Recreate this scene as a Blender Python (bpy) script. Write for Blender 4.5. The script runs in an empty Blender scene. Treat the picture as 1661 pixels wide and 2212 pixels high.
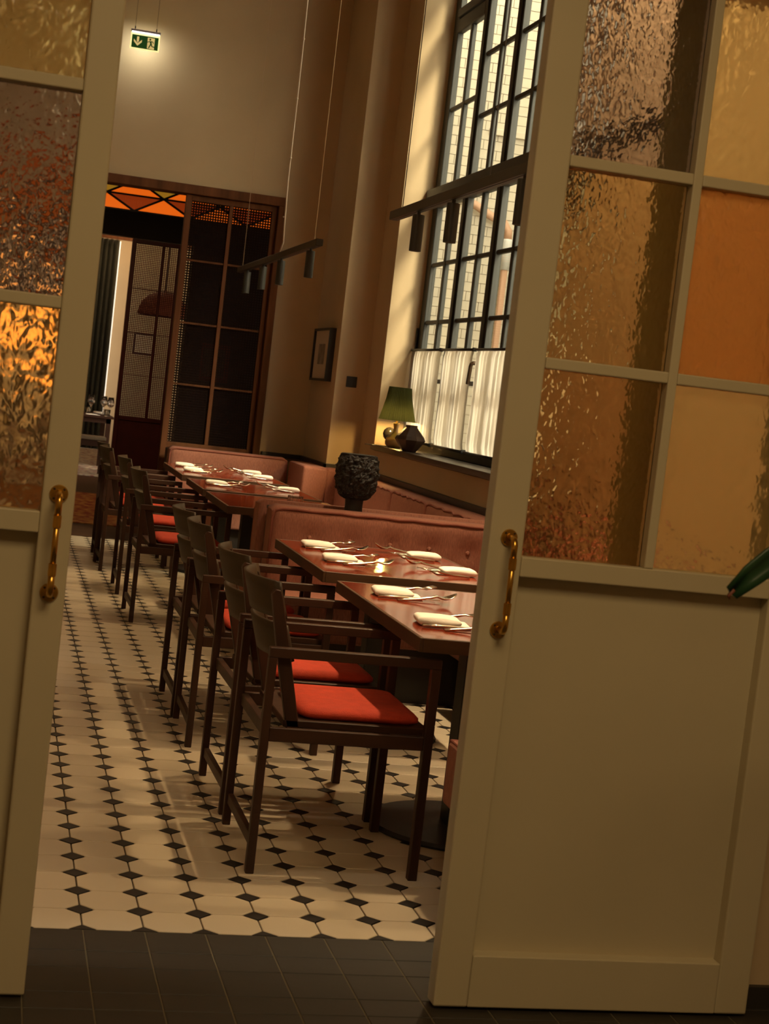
import bpy, math, random
from mathutils import Vector, Matrix
from math import sin, cos, pi, radians as R
random.seed(7)
SC = bpy.context.scene
COL = SC.collection
S = 0.156          # one floor tile pitch in metres; every coordinate below is in tiles

# ------------------------------------------------------------------ camera
CAMP = (-2.1245, -27.196, 9.1057)
yaw, pit, rol = R(13.5614), R(-3.987), R(6.6279)
fw = Vector((sin(yaw)*cos(pit), cos(yaw)*cos(pit), sin(pit)))
r0 = Vector((cos(yaw), -sin(yaw), 0)); u0 = r0.cross(fw)
rt = cos(rol)*r0 + sin(rol)*u0; up = -sin(rol)*r0 + cos(rol)*u0
cd = bpy.data.cameras.new('camera'); cam = bpy.data.objects.new('camera', cd); COL.objects.link(cam)
cam.matrix_world = Matrix(((rt.x, up.x, -fw.x, CAMP[0]*S), (rt.y, up.y, -fw.y, CAMP[1]*S), (rt.z, up.z, -fw.z, CAMP[2]*S), (0, 0, 0, 1)))
cd.sensor_fit = 'VERTICAL'; cd.sensor_height = 36.0; cd.sensor_width = 36.0*1661/2212
cd.lens = 3537.2/2212*36.0
cd.clip_start = 0.05; cd.clip_end = 100
cd.dof.use_dof = True; cd.dof.focus_distance = 6.6; cd.dof.aperture_fstop = 9.0
SC.camera = cam

# ------------------------------------------------------------------ world, exposure, big lights
SC.view_settings.view_transform = 'Standard'; SC.view_settings.look = 'None'
SC.view_settings.exposure = 0.0; SC.view_settings.gamma = 1.0; SC.view_settings.use_curve_mapping = False
w = bpy.data.worlds.new('world'); SC.world = w; w.use_nodes = True
w.node_tree.nodes['Background'].inputs[0].default_value = (1.0, 0.86, 0.64, 1)
w.node_tree.nodes['Background'].inputs[1].default_value = 8.3
SC.cycles.use_denoising = True
SC.cycles.max_bounces = 10; SC.cycles.diffuse_bounces = 4; SC.cycles.glossy_bounces = 4
SC.cycles.transmission_bounces = 8; SC.cycles.transparent_max_bounces = 12
SC.cycles.sample_clamp_indirect = 4.0; SC.cycles.blur_glossy = 0.5
WARM = (1.0, 0.70, 0.36)
def light(name, kind, loc, power, color=WARM, size=0.2, rot=(0, 0, 0), spot=60, blend=0.5, sizey=None, parent=None):
    l = bpy.data.lights.new(name, kind); l.energy = power; l.color = color
    if kind == 'AREA':
        l.shape = 'RECTANGLE'; l.size = size*S; l.size_y = (sizey or size)*S
    elif kind == 'SUN': l.angle = size
    else:
        l.shadow_soft_size = size*S
        if kind == 'SPOT': l.spot_size = R(spot); l.spot_blend = blend
    o = bpy.data.objects.new(name, l); COL.objects.link(o)
    o.location = Vector(loc)*S; o.rotation_euler = rot
    if parent: o.parent = parent
    return o
sd = Vector((-1, 1.6, -2.0))
light('sun', 'SUN', (40, 10, 60), 8.0, (1.0, .84, .58), R(11), sd.to_track_quat('-Z', 'Y').to_euler())
# foyer ceiling light behind the camera, vestibule and back room ceiling lights
light('foyer_ceiling_light', 'AREA', (3, -21, 21.8), 55, (1.0, 0.70, 0.34), 9)
light('vestibule_ceiling_light', 'AREA', (4, 80, 22.4), 24, (1, .62, .3), 6)
light('back_room_ceiling_light', 'AREA', (11, 148, 24.5), 22, (1, .66, .33), 9)

# ------------------------------------------------------------------ materials
def nodes(name):
    m = bpy.data.materials.new(name); m.use_nodes = True
    nt = m.node_tree; return m, nt, nt.nodes['Principled BSDF']
def N(nt, t, **kw):
    n = nt.nodes.new(t)
    for k, v in kw.items(): setattr(n, k, v)
    return n
def pm(name, col, rough=.5, metal=0, var=.0, vscale=8, stretch=(1, 1, 1), bump=0, bscale=60, coat=0, spec=.5, noise_detail=4, emit=None, estr=0):
    m, nt, b = nodes(name)
    b.inputs['Roughness'].default_value = rough; b.inputs['Metallic'].default_value = metal
    b.inputs['Base Color'].default_value = (*col, 1); b.inputs['Specular IOR Level'].default_value = spec
    b.inputs['Coat Weight'].default_value = coat; b.inputs['Coat Roughness'].default_value = .05
    tc = N(nt, 'ShaderNodeTexCoord'); mp = N(nt, 'ShaderNodeMapping'); mp.inputs['Scale'].default_value = stretch
    nt.links.new(tc.outputs['Object'], mp.inputs[0])
    if var:
        nz = N(nt, 'ShaderNodeTexNoise'); nz.inputs['Scale'].default_value = vscale; nz.inputs['Detail'].default_value = noise_detail
        nt.links.new(mp.outputs[0], nz.inputs['Vector'])
        cr = N(nt, 'ShaderNodeValToRGB')
        cr.color_ramp.elements[0].position = .3; cr.color_ramp.elements[1].position = .7
        cr.color_ramp.elements[0].color = (*[c*(1-var) for c in col], 1); cr.color_ramp.elements[1].color = (*[min(1, c*(1+var)) for c in col], 1)
        nt.links.new(nz.outputs['Fac'], cr.inputs[0]); nt.links.new(cr.outputs[0], b.inputs['Base Color'])
    if bump:
        n2 = N(nt, 'ShaderNodeTexNoise'); n2.inputs['Scale'].default_value = bscale; n2.inputs['Detail'].default_value = 3
        nt.links.new(mp.outputs[0], n2.inputs['Vector'])
        bp = N(nt, 'ShaderNodeBump'); bp.inputs['Strength'].default_value = bump; bp.inputs['Distance'].default_value = .004
        nt.links.new(n2.outputs['Fac'], bp.inputs['Height']); nt.links.new(bp.outputs[0], b.inputs['Normal'])
    if emit:
        b.inputs['Emission Color'].default_value = (*emit, 1); b.inputs['Emission Strength'].default_value = estr
    return m
M = {}
M['plaster'] = pm('plaster', (.52, .395, .245), .9, var=.05, vscale=2, bump=.15, bscale=40)
M['paint'] = pm('door_paint', (.52, .45, .30), .5, var=.03, vscale=3, bump=.05, bscale=90)
M['tile'] = pm('cream_tile', (.57, .475, .345), .40, var=.05, vscale=3, bump=.03, bscale=30)
M['tile2'] = pm('cream_tile_warm', (.62, .50, .35), .38, var=.05, vscale=3)
M['black_tile'] = pm('black_tile', (.020, .016, .014), .5, spec=.3, var=.2, vscale=10)
M['slate'] = pm('charcoal_tile', (.024, .019, .014), .55, var=.25, vscale=6, bump=.1, bscale=25)
M['grout'] = pm('grout', (.10, .075, .045), .9)
M['walnut'] = pm('dark_walnut', (.042, .017, .009), .48, spec=.3, var=.45, vscale=14, stretch=(1, 1, .12), bump=.1, bscale=80)
M['walnut_h'] = pm('dark_walnut_rail', (.046, .019, .010), .48, spec=.3, var=.45, vscale=14, stretch=(.12, 1, 1), bump=.1, bscale=80)
M['frame_wood'] = pm('screen_wood', (.13, .048, .018), .7, spec=.2, var=.35, vscale=12, stretch=(1, 1, .1))
M['red_wood'] = pm('oxblood_wood', (.085, .006, .005), .5, var=.2, vscale=8)
M['mahogany'] = pm('mahogany_top', (.19, .022, .005), .13, var=.3, vscale=10, stretch=(.15, 1, 1), coat=.2)
M['table_edge'] = pm('table_edge', (.070, .034, .016), .5, spec=.3, var=.35, vscale=12, stretch=(.2, .2, 1))
M['cushion'] = pm('red_orange_fabric', (.47, .036, .010), .85, var=.12, vscale=40, bump=.4, bscale=300)
M['rose'] = pm('rose_fabric', (.29, .112, .074), .9, var=.22, vscale=260, stretch=(1, 1, .15), bump=.4, bscale=300)
M['rose_pipe'] = pm('rose_piping', (.24, .075, .050), .85)
M['rose_top'] = pm('rose_fabric_side', (.30, .115, .076), .9, var=.2, vscale=90, bump=.4, bscale=260)
M['black'] = pm('black_metal', (.018, .018, .018), .45)
M['track'] = pm('track_metal', (.020, .017, .013), .45)
M['steel_frame'] = pm('window_frame_paint', (.018, .019, .017), .5, var=.1, vscale=10)
M['trim'] = pm('black_trim', (.022, .016, .012), .45)
M['sill'] = pm('dark_sill', (.045, .034, .026), .35, var=.3, vscale=8, stretch=(1, .15, 1))
M['brass'] = pm('aged_brass', (.58, .33, .065), .28, metal=1, var=.2, vscale=20)
M['bronze'] = pm('bronze_handle', (.07, .042, .022), .45, metal=.6)
M['steel'] = pm('silver_cutlery', (.75, .68, .58), .16, metal=1)
M['napkin'] = pm('white_linen', (.82, .78, .72), .9, bump=.2, bscale=250)
M['stone'] = pm('black_lava_stone', (.020, .019, .019), .55, var=.4, vscale=20, bump=.8, bscale=70)
M['brick'] = pm('glazed_white_brick', (.42, .385, .305), .3, var=.07, vscale=5)
M['brick_joint'] = pm('brick_joint', (.20, .17, .13), .9)
M['wood_floor'] = pm('dark_floor_boards', (.060, .026, .012), .75, spec=.15, var=.45, vscale=10, stretch=(.15, 2.5, 1))
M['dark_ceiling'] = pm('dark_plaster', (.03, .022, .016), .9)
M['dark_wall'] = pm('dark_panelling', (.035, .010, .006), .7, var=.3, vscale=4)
M['curtain_dark'] = pm('green_black_drape', (.035, .034, .022), .95, var=.2, vscale=20)
M['terracotta'] = pm('terracotta', (.22, .055, .022), .7)
M['leaf'] = pm('dark_leaf', (.012, .045, .016), .35, var=.3, vscale=8, stretch=(1, 1, .3))
M['leaf_tip'] = pm('leaf_stem', (.16, .05, .03), .6)
M['vase'] = pm('dark_clay', (.050, .026, .017), .5, var=.4, vscale=12, bump=.4, bscale=40)
M['lamp_base'] = pm('olive_glaze', (.20, .11, .03), .22, var=.25, vscale=8, coat=.5)
M['paper'] = pm('picture_mat', (.62, .50, .36), .9)
M['print'] = pm('picture_print', (.30, .24, .18), .9, var=.3, vscale=12)
M['sign_green'] = pm('sign_green', (.004, .045, .008), .4, emit=(.01, .10, .01), estr=.25)
M['sign_pale'] = pm('sign_pale', (.6, .5, .25), .4, emit=(.75, .55, .20), estr=.6)
M['sign_edge'] = pm('sign_lit_edge', (.8, .8, .5), .4, emit=(1, .9, .35), estr=.9)
M['sign_white'] = pm('sign_lit_tube', (.8, .8, .8), .4, emit=(1, .98, .95), estr=2.2)
M['alu'] = pm('sign_housing', (.35, .33, .42), .35, metal=.6)
M['orange_glass'] = pm('orange_glass', (.9, .2, .02), .4, emit=(1.0, .155, .008), estr=.72, var=.1, vscale=12)
M['rust_glass'] = pm('rust_hammered_glass', (.45, .07, .015), .3, emit=(.9, .10, .01), estr=.22, bump=1, bscale=45)
M['yellow_glass'] = pm('olive_yellow_glass', (.45, .25, .03), .4, emit=(.9, .42, .03), estr=.28)
M['wire'] = pm('steel_wire', (.55, .42, .28), .35, metal=.7)
M['wire_dark'] = pm('dark_wire', (.05, .04, .03), .5)
M['cable'] = pm('clear_cable', (.62, .52, .42), .3)
M['pipe'] = pm('drain_pipe', (.45, .28, .19), .5)
M['pipe_collar'] = pm('pipe_collar', (.50, .52, .52), .4)
M['bulb'] = pm('lit_bulb', (1, .8, .5), .5, emit=(1, .68, .28), estr=6)
M['dull_wood'] = pm('dull_dark_wood', (.030, .013, .008), .8, spec=.1)
M['tan_seat'] = pm('tan_seat', (.10, .07, .04), .7)
M['lens'] = pm('spot_lens', (.8, .5, .2), .5, emit=(1, .60, .22), estr=.8)
M['dark_glass'] = pm('dark_glass', (.012, .010, .008), .1)
# rugs
def rug_mat(name, a, b, c, sc):
    m, nt, bs = nodes(name); bs.inputs['Roughness'].default_value = .95
    tc = N(nt, 'ShaderNodeTexCoord'); nz = N(nt, 'ShaderNodeTexNoise'); nz.inputs['Scale'].default_value = sc; nz.inputs['Detail'].default_value = 6
    mp = N(nt, 'ShaderNodeMapping'); mp.inputs['Scale'].default_value = (1, .45, 1)
    nt.links.new(tc.outputs['Object'], mp.inputs[0]); nt.links.new(mp.outputs[0], nz.inputs['Vector'])
    cr = N(nt, 'ShaderNodeValToRGB'); e = cr.color_ramp.elements
    e[0].position = .36; e[0].color = (*a, 1); e[1].position = .64; e[1].color = (*c, 1)
    x = e.new(.5); x.color = (*b, 1)
    nt.links.new(nz.outputs['Fac'], cr.inputs[0]); nt.links.new(cr.outputs[0], bs.inputs['Base Color']); return m
M['rug_red'] = rug_mat('red_gold_rug', (.20, .02, .010), (.30, .10, .02), (.42, .19, .04), 13)
M['rug_grey'] = rug_mat('grey_pink_rug', (.20, .06, .05), (.28, .24, .20), (.45, .32, .20), 13)
def glass_mat(name, tint, rough=.12, bump=.28, scale=30, trans=.0, tr_col=(1, 1, 1)):
    m, nt, b = nodes(name)
    b.inputs['Base Color'].default_value = (*tint, 1); b.inputs['Roughness'].default_value = rough
    b.inputs['Transmission Weight'].default_value = 1; b.inputs['IOR'].default_value = 1.42
    tc = N(nt, 'ShaderNodeTexCoord')
    v = N(nt, 'ShaderNodeTexVoronoi', feature='SMOOTH_F1'); v.inputs['Scale'].default_value = scale; v.inputs['Smoothness'].default_value = .6
    nz = N(nt, 'ShaderNodeTexNoise'); nz.inputs['Scale'].default_value = scale*.35; nz.inputs['Detail'].default_value = 2
    mx = N(nt, 'ShaderNodeVectorMath', operation='MULTIPLY_ADD'); mx.inputs[1].default_value = (.12, .12, .12)
    nt.links.new(nz.outputs['Color'], mx.inputs[0]); nt.links.new(tc.outputs['Object'], mx.inputs[2])
    nt.links.new(mx.outputs[0], v.inputs['Vector'])
    bp = N(nt, 'ShaderNodeBump'); bp.inputs['Strength'].default_value = bump; bp.inputs['Distance'].default_value = .006
    nt.links.new(v.outputs['Distance'], bp.inputs['Height']); nt.links.new(bp.outputs[0], b.inputs['Normal'])
    if trans:
        tl = N(nt, 'ShaderNodeBsdfTranslucent'); tl.inputs[0].default_value = (*tr_col, 1); nt.links.new(bp.outputs[0], tl.inputs['Normal'])
        df = N(nt, 'ShaderNodeBsdfDiffuse'); df.inputs[0].default_value = (*tr_col, 1); nt.links.new(bp.outputs[0], df.inputs['Normal'])
        ms = N(nt, 'ShaderNodeMixShader'); ms.inputs[0].default_value = .6; nt.links.new(tl.outputs[0], ms.inputs[1]); nt.links.new(df.outputs[0], ms.inputs[2])
        m2 = N(nt, 'ShaderNodeMixShader'); m2.inputs[0].default_value = trans
        nt.links.new(b.outputs[0], m2.inputs[1]); nt.links.new(ms.outputs[0], m2.inputs[2])
        nt.links.new(m2.outputs[0], nt.nodes['Material Output'].inputs[0])
    return m
M['g_mauve'] = glass_mat('hammered_glass_mauve', (.62, .56, .55))
M['g_tan'] = glass_mat('hammered_glass_tan', (.85, .66, .36))
M['g_brown'] = glass_mat('hammered_glass_brown', (.80, .56, .28))
M['g_gold'] = glass_mat('hammered_glass_gold', (1.0, .86, .50), .14, .34, 24, .12, (.98, .84, .42))
M['g_orange'] = glass_mat('frosted_glass_orange', (1.0, .56, .20), .34, .8, 22, .35, (.95, .52, .17))
M['g_amber'] = glass_mat('hammered_glass_amber', (1.0, .78, .42), .12, .35, 20)
def cloth_mat(name, col, trans):
    m, nt, b = nodes(name); out = nt.nodes['Material Output']
    tc = N(nt, 'ShaderNodeTexCoord'); mp = N(nt, 'ShaderNodeMapping'); mp.inputs['Scale'].default_value = (1, 1, .008)
    nz = N(nt, 'ShaderNodeTexNoise'); nz.inputs['Scale'].default_value = 190; nz.inputs['Detail'].default_value = 3
    nt.links.new(tc.outputs['Object'], mp.inputs[0]); nt.links.new(mp.outputs[0], nz.inputs['Vector'])
    cr = N(nt, 'ShaderNodeValToRGB'); cr.color_ramp.elements[0].position = .3; cr.color_ramp.elements[1].position = .7
    cr.color_ramp.elements[0].color = (*[c*.84 for c in col], 1); cr.color_ramp.elements[1].color = (*col, 1)
    nt.links.new(nz.outputs['Fac'], cr.inputs[0])
    d = N(nt, 'ShaderNodeBsdfDiffuse'); t = N(nt, 'ShaderNodeBsdfTranslucent')
    nt.links.new(cr.outputs[0], d.inputs[0]); nt.links.new(cr.outputs[0], t.inputs[0])
    ms = N(nt, 'ShaderNodeMixShader'); ms.inputs[0].default_value = trans
    nt.links.new(d.outputs[0], ms.inputs[1]); nt.links.new(t.outputs[0], ms.inputs[2]); nt.links.new(ms.outputs[0], out.inputs[0])
    nt.nodes.remove(b); return m
M['sheer'] = cloth_mat('sheer_white_cotton', (.95, .87, .79), .80)
M['shade'] = cloth_mat('green_pleated_silk', (.050, .058, .022), .06)
def clear_glass(name, tint=(1, 1, 1), rough=0.0):
    m, nt, b = nodes(name)
    b.inputs['Base Color'].default_value = (*tint, 1); b.inputs['Roughness'].default_value = rough
    b.inputs['Transmission Weight'].default_value = 1; b.inputs['IOR'].default_value = 1.45
    return m
M['clear'] = clear_glass('clear_glass')
def pane_mat():   # thin window glazing: transparent sheet with a fresnel reflection
    m, nt, b = nodes('window_glazing'); out = nt.nodes['Material Output']
    t = N(nt, 'ShaderNodeBsdfTransparent'); t.inputs[0].default_value = (.93, .95, .92, 1)
    g = N(nt, 'ShaderNodeBsdfGlossy'); g.inputs['Roughness'].default_value = .02
    lw = N(nt, 'ShaderNodeLayerWeight'); lw.inputs[0].default_value = .5
    pw = N(nt, 'ShaderNodeMath', operation='POWER'); pw.inputs[1].default_value = 5; nt.links.new(lw.outputs['Facing'], pw.inputs[0])
    f = N(nt, 'ShaderNodeMath', operation='MULTIPLY_ADD'); f.inputs[1].default_value = .4; f.inputs[2].default_value = .02; nt.links.new(pw.outputs[0], f.inputs[0])
    ms = N(nt, 'ShaderNodeMixShader'); nt.links.new(f.outputs[0], ms.inputs[0]); nt.links.new(t.outputs[0], ms.inputs[1]); nt.links.new(g.outputs[0], ms.inputs[2])
    nt.links.new(ms.outputs[0], out.inputs[0]); nt.nodes.remove(b); return m
M['pane'] = pane_mat()

# ------------------------------------------------------------------ mesh helpers (tile units)
class MB:
    def __init__(s): s.v = []; s.f = []
    def add(s, vs, fs):
        o = len(s.v); s.v += [tuple(p) for p in vs]; s.f += [tuple(i+o for i in f) for f in fs]; return s
    def box(s, x0, x1, y0, y1, z0, z1):
        return s.add([(x0, y0, z0), (x1, y0, z0), (x1, y1, z0), (x0, y1, z0), (x0, y0, z1), (x1, y0, z1), (x1, y1, z1), (x0, y1, z1)],
                     [(0, 3, 2, 1), (4, 5, 6, 7), (0, 1, 5, 4), (1, 2, 6, 5), (2, 3, 7, 6), (3, 0, 4, 7)])
    def beam(s, p, q, w, h, side=None):
        p, q = Vector(p), Vector(q); d = (q-p).normalized()
        a = Vector(side) if side else (Vector((0, 0, 1)) if abs(d.z) < .9 else Vector((1, 0, 0)))
        a = (a - d*a.dot(d)).normalized(); b = d.cross(a)
        vs = []
        for c in (p, q):
            for i, j in ((-1, -1), (1, -1), (1, 1), (-1, 1)): vs.append(c + a*(i*w/2) + b*(j*h/2))
        return s.add(vs, [(0, 1, 2, 3), (7, 6, 5, 4), (0, 4, 5, 1), (1, 5, 6, 2), (2, 6, 7, 3), (3, 7, 4, 0)])
    def loft(s, rings, caps=True, closed=True):
        n = len(rings[0]); vs = [p for r in rings for p in r]; fs = []
        for k in range(len(rings)-1):
            for i in range(n if closed else n-1):
                j = (i+1) % n; fs.append((k*n+i, k*n+j, (k+1)*n+j, (k+1)*n+i))
        if caps: fs += [tuple(range(n-1, -1, -1)), tuple((len(rings)-1)*n+i for i in range(n))]
        return s.add(vs, fs)
    def tube(s, path, r, n=8):
        P = [Vector(p) for p in path]; rs = r if isinstance(r, (list, tuple)) else [r]*len(P); rings = []
        a = None
        for k, p in enumerate(P):
            d = (P[min(k+1, len(P)-1)]-P[max(k-1, 0)]).normalized()
            if a is None: a = Vector((0, 0, 1)) if abs(d.z) < .9 else Vector((1, 0, 0))
            a = (a-d*a.dot(d)).normalized(); b = d.cross(a)
            rings.append([p+a*(rs[k]*cos(2*pi*i/n))+b*(rs[k]*sin(2*pi*i/n)) for i in range(n)])
        return s.loft(rings)
    def lathe(s, prof, c=(0, 0, 0), n=24, mod=None):
        rings = []
        for r, z in prof:
            rings.append([(c[0]+r*(mod(i) if mod else 1)*cos(2*pi*i/n), c[1]+r*(mod(i) if mod else 1)*sin(2*pi*i/n), c[2]+z) for i in range(n)])
        return s.loft(rings)
    def prism(s, poly, ax, a0, a1):
        def P(u, v, a): return {'x': (a, u, v), 'y': (u, a, v), 'z': (u, v, a)}[ax]
        return s.loft([[P(u, v, a0) for u, v in poly], [P(u, v, a1) for u, v in poly]])
    def build(s, name, mat, parent=None, loc=(0, 0, 0), smooth=False, bevel=0, seg=2, subd=0):
        me = bpy.data.meshes.new(name)
        me.from_pydata([(x*S, y*S, z*S) for x, y, z in s.v], [], s.f)
        me.update(); o = bpy.data.objects.new(name, me); COL.objects.link(o)
        import bmesh
        bm = bmesh.new(); bm.from_mesh(me); bmesh.ops.recalc_face_normals(bm, faces=bm.faces); bm.to_mesh(me); bm.free()
        o.location = Vector(loc)*S
        if mat: me.materials.append(M[mat] if isinstance(mat, str) else mat)
        if parent: o.parent = parent
        if smooth: me.polygons.foreach_set('use_smooth', [True]*len(me.polygons))
        if subd: md = o.modifiers.new('sub', 'SUBSURF'); md.levels = subd; md.render_levels = subd
        if bevel: md = o.modifiers.new('bev', 'BEVEL'); md.width = bevel*S; md.segments = seg; md.limit_method = 'ANGLE'; md.angle_limit = R(40)
        if bevel and smooth is None: pass
        return o
def tag(o, label, cat, group=None, kind=None):
    if label: o['label'] = label
    if cat: o['category'] = cat
    if group: o['group'] = group
    if kind: o['kind'] = kind
    return o
def thing(name, label, cat, loc=(0, 0, 0), rz=0, group=None):
    o = bpy.data.objects.new(name, None); COL.objects.link(o); o.empty_display_size = .05
    o.location = Vector(loc)*S; o.rotation_euler = (0, 0, rz)
    return tag(o, label, cat, group)
def struct(o): o['kind'] = 'structure'; return o
def dup(o, loc=None, rz=None, label=None):
    def rec(a, par):
        c = a.copy(); COL.objects.link(c); c.parent = par
        for ch in list(a.children): rec(ch, c)
        return c
    r = rec(o, None)
    if loc is not None: r.location = Vector(loc)*S
    if rz is not None: r.rotation_euler = (0, 0, rz)
    if label: r['label'] = label
    return r
def inst(mesh_obj, name, loc, parent=None, rz=0):
    c = bpy.data.objects.new(name, mesh_obj.data); COL.objects.link(c)
    c.location = Vector(loc)*S; c.rotation_euler = (0, 0, rz); c.parent = parent
    return c

# ------------------------------------------------------------------ room shell
XL, XR, YB, YF, ZC = -7.0, 15.67, 60.0, -1.2, 32.0
fl = struct(MB().box(-14, 18.2, -42, 60.2, -.6, -.035).build('floor', 'grout'))
MB().box(-14, 18.2, -42, -1.0, -.06, -.012).build('grout_bed', pm('foyer_grout', (.12, .098, .06), .9), fl)
f2 = struct(MB().box(-14, 24, 60.2, 165, -.6, 0).build('floor', 'wood_floor'))
# octagon and diamond tiles
A = .235; G = .014
def octa(top=0.0):
    lo, hi = G, 1-G; a = A-G*.4
    def ring(k, z):
        l, h, q = lo+k, hi-k, a+k*.4
        return [(l+q, l, z), (h-q, l, z), (h, l+q, z), (h, h-q, z), (h-q, h, z), (l+q, h, z), (l, h-q, z), (l, l+q, z)]
    return [ring(0, -.05), ring(0, top-.008), ring(.008, top)]
def dia():
    q = A-G*1.4
    def ring(k, z): return [(q-k, 0, z), (0, q-k, z), (-q+k, 0, z), (0, -q+k, z)]
    return [ring(0, -.05), ring(0, -.008), ring(.008, 0)]
def shift(rings, dx, dy): return [[(x+dx, y+dy, z) for x, y, z in r] for r in rings]
OC, DI = octa(), dia()
t0 = None; fo = MB(); fd = MB()
for i in range(-7, 15):
    for j in range(-1, 60):
        if -1 <= i <= 10 and j <= 23:
            if t0 is None: t0 = MB().loft(OC).build('octagon_tile', 'tile', fl, (i, j, 0)); 
            else: inst(t0, 'octagon_tile', (i, j, 0), fl)
        else: fo.loft(shift(OC, i, j))
fo.build('octagon_tile_field', 'tile', fl)['kind'] = 'stuff'
d0 = None
for i in range(-7, 16):
    for j in range(-1, 60):
        if j == -1:
            fd.loft([[(i+A-.02, -1+.004, z), (i, -1+A-.02, z), (i-A+.02, -1+.004, z)] for z in (-.05, 0)]); continue
        if -1 <= i <= 10 and j <= 24:
            if d0 is None: d0 = MB().loft(DI).build('diamond_tile', 'black_tile', fl, (i, j, 0))
            else: inst(d0, 'diamond_tile', (i, j, 0), fl)
        else: fd.loft(shift(DI, i, j))
fd.build('diamond_tile_field', 'black_tile', fl)['kind'] = 'stuff'
# charcoal foyer tiles
rows = [-1, -1.97, -2.68, -3.7, -4.35, -5.35, -6.35]
mesh_by_h = {}; ff = MB()
def slab(h):
    g = .012
    return [[(g+k, -h+g+k, z), (1-g-k, -h+g+k, z), (1-g-k, -g-k, z), (g+k, -g-k, z)] for k, z in ((0, -.05), (0, -.008), (.008, 0))]
for k in range(len(rows)-1):
    h = round(rows[k]-rows[k+1], 3)
    for i in range(-4, 13):
        if h not in mesh_by_h: mesh_by_h[h] = MB().loft(slab(h)).build('foyer_tile', 'slate', fl, (i, rows[k], 0))
        else: inst(mesh_by_h[h], 'foyer_tile', (i, rows[k], 0), fl)
y = rows[-1]
while y > -41:
    for i in range(-13, 17): ff.loft(shift(slab(1), i, y))
    y -= 1
ff.build('foyer_tile_field', 'slate', fl)['kind'] = 'stuff'

# walls
ZD = 16.0
struct(MB().box(XL-.5, 17.9, YF-.01, YB+.3, ZC, ZC+.4).build('ceiling', 'plaster'))
# far wall: opening x -4 .. 11.62, z < 18.95
OX0, OX1, OZ = -4.0, 11.62, 18.95
struct(MB().box(XL-.5, OX0, YB, YB+1, 0, ZC).box(OX1, 14.2, YB, YB+1, 0, ZC).box(OX0, OX1, YB, YB+1, OZ, ZC).build('wall_back', 'plaster'))
# right wall with pilaster and window recess y 29..50.3, z 6.55..30
WY0, WY1, WZ0, WZ1 = 28.9, 50.3, 6.5, 30.2
rw = MB().box(14.05, 17.6, 53.5, YB+1, 0, ZC).box(XR, 17.6, WY1, 53.5, 0, ZC).box(XR, 17.6, YF, WY0, 0, ZC)
rw.box(XR, 17.6, WY0, WY1, 0, WZ0).box(XR, 17.6, WY0, WY1, WZ1, ZC)
struct(rw.build('wall_right', 'plaster'))
struct(MB().box(XL-.5, XL, YF, YB, 0, ZC).build('wall_left', 'plaster'))
# wall between foyer and dining room, doorway x -3.3 .. 7.69
DX0, DX1 = -3.4, 10.25
struct(MB().box(-14, DX0, -3.5, YF-1, 0, ZC).box(DX1, 18.2, -3.5, YF-1, 0, ZC).box(DX0, DX1, -3.5, YF-1, ZD, ZC).build('wall_front', 'plaster'))
struct(MB().box(-14, 18.2, -42.4, -42, 0, 22.4).build('wall_foyer_back', 'plaster'))
struct(MB().box(-14.4, -14, -42, -3.5, 0, 22.4).build('wall_foyer_left', 'plaster'))
struct(MB().box(18.2, 18.6, -42, -3.5, 0, 22.4).build('wall_foyer_right', 'plaster'))
struct(MB().box(-14, 18.2, -42, -3.5, 22.0, 22.4).build('ceiling', 'plaster'))
struct(MB().box(7.69, 7.92, -3.5, YF-1, 0, ZD).box(DX1-.04, DX1, -3.5, YF-1, 0, ZD).build('trim_4', pm('olive_lining', (.17, .125, .03), .5)))
struct(MB().box(DX1+.02, 18.2, -3.62, -3.5, 0, .35).build('baseboard_foyer', 'slate'))
# black cap rail above the banquettes
struct(MB().box(11.75, 14.05, YB-.18, YB, 5.22, 5.47).box(13.87, 14.05, 53.32, YB-.18, 5.22, 5.47).box(13.87, XR-.18, 53.32, 53.5, 5.22, 5.47)
       .box(XR-.2, XR, YF, 53.5, 5.2, 5.47).build('trim_1', 'trim', bevel=.02))
# ------------------------------------------------------------------ window
win = struct(bpy.data.objects.new('window_1', None)); COL.objects.link(win); win.location = (17.22*S, 0, 0)
X0, X1 = 0.0, .30      # frame depth relative to 17.22
def wpart(name, f, mat='steel_frame', bevel=.03):
    m = MB(); f(m); return m.build(name, mat, win, bevel=bevel)
mull = [44.55, 39.25, 33.95]
thin = [47.15, 41.85, 36.55, 31.4]
fr = MB().box(X0, X1, WY1-.85, WY1, WZ0+.3, WZ1).box(X0, X1, WY0, WY0+.85, WZ0+.3, WZ1).box(X0, X1, WY0, WY1, WZ0+.28, WZ0+.75).box(X0, X1, WY0, WY1, WZ1-.5, WZ1)
fr.build('window_frame', 'steel_frame', win, bevel=.04)
for y in mull: MB().box(X0, X1, y-.45, y+.45, WZ0+.7, WZ1-.5).box(X0-.06, X0, y-.22, y+.22, WZ0+.7, WZ1-.5).build('mullion', 'steel_frame', win, bevel=.04)
bays = [(WY1-.85, mull[0]+.4), (mull[0]-.4, mull[1]+.4), (mull[1]-.4, mull[2]+.4), (mull[2]-.4, WY0+.85)]
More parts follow.
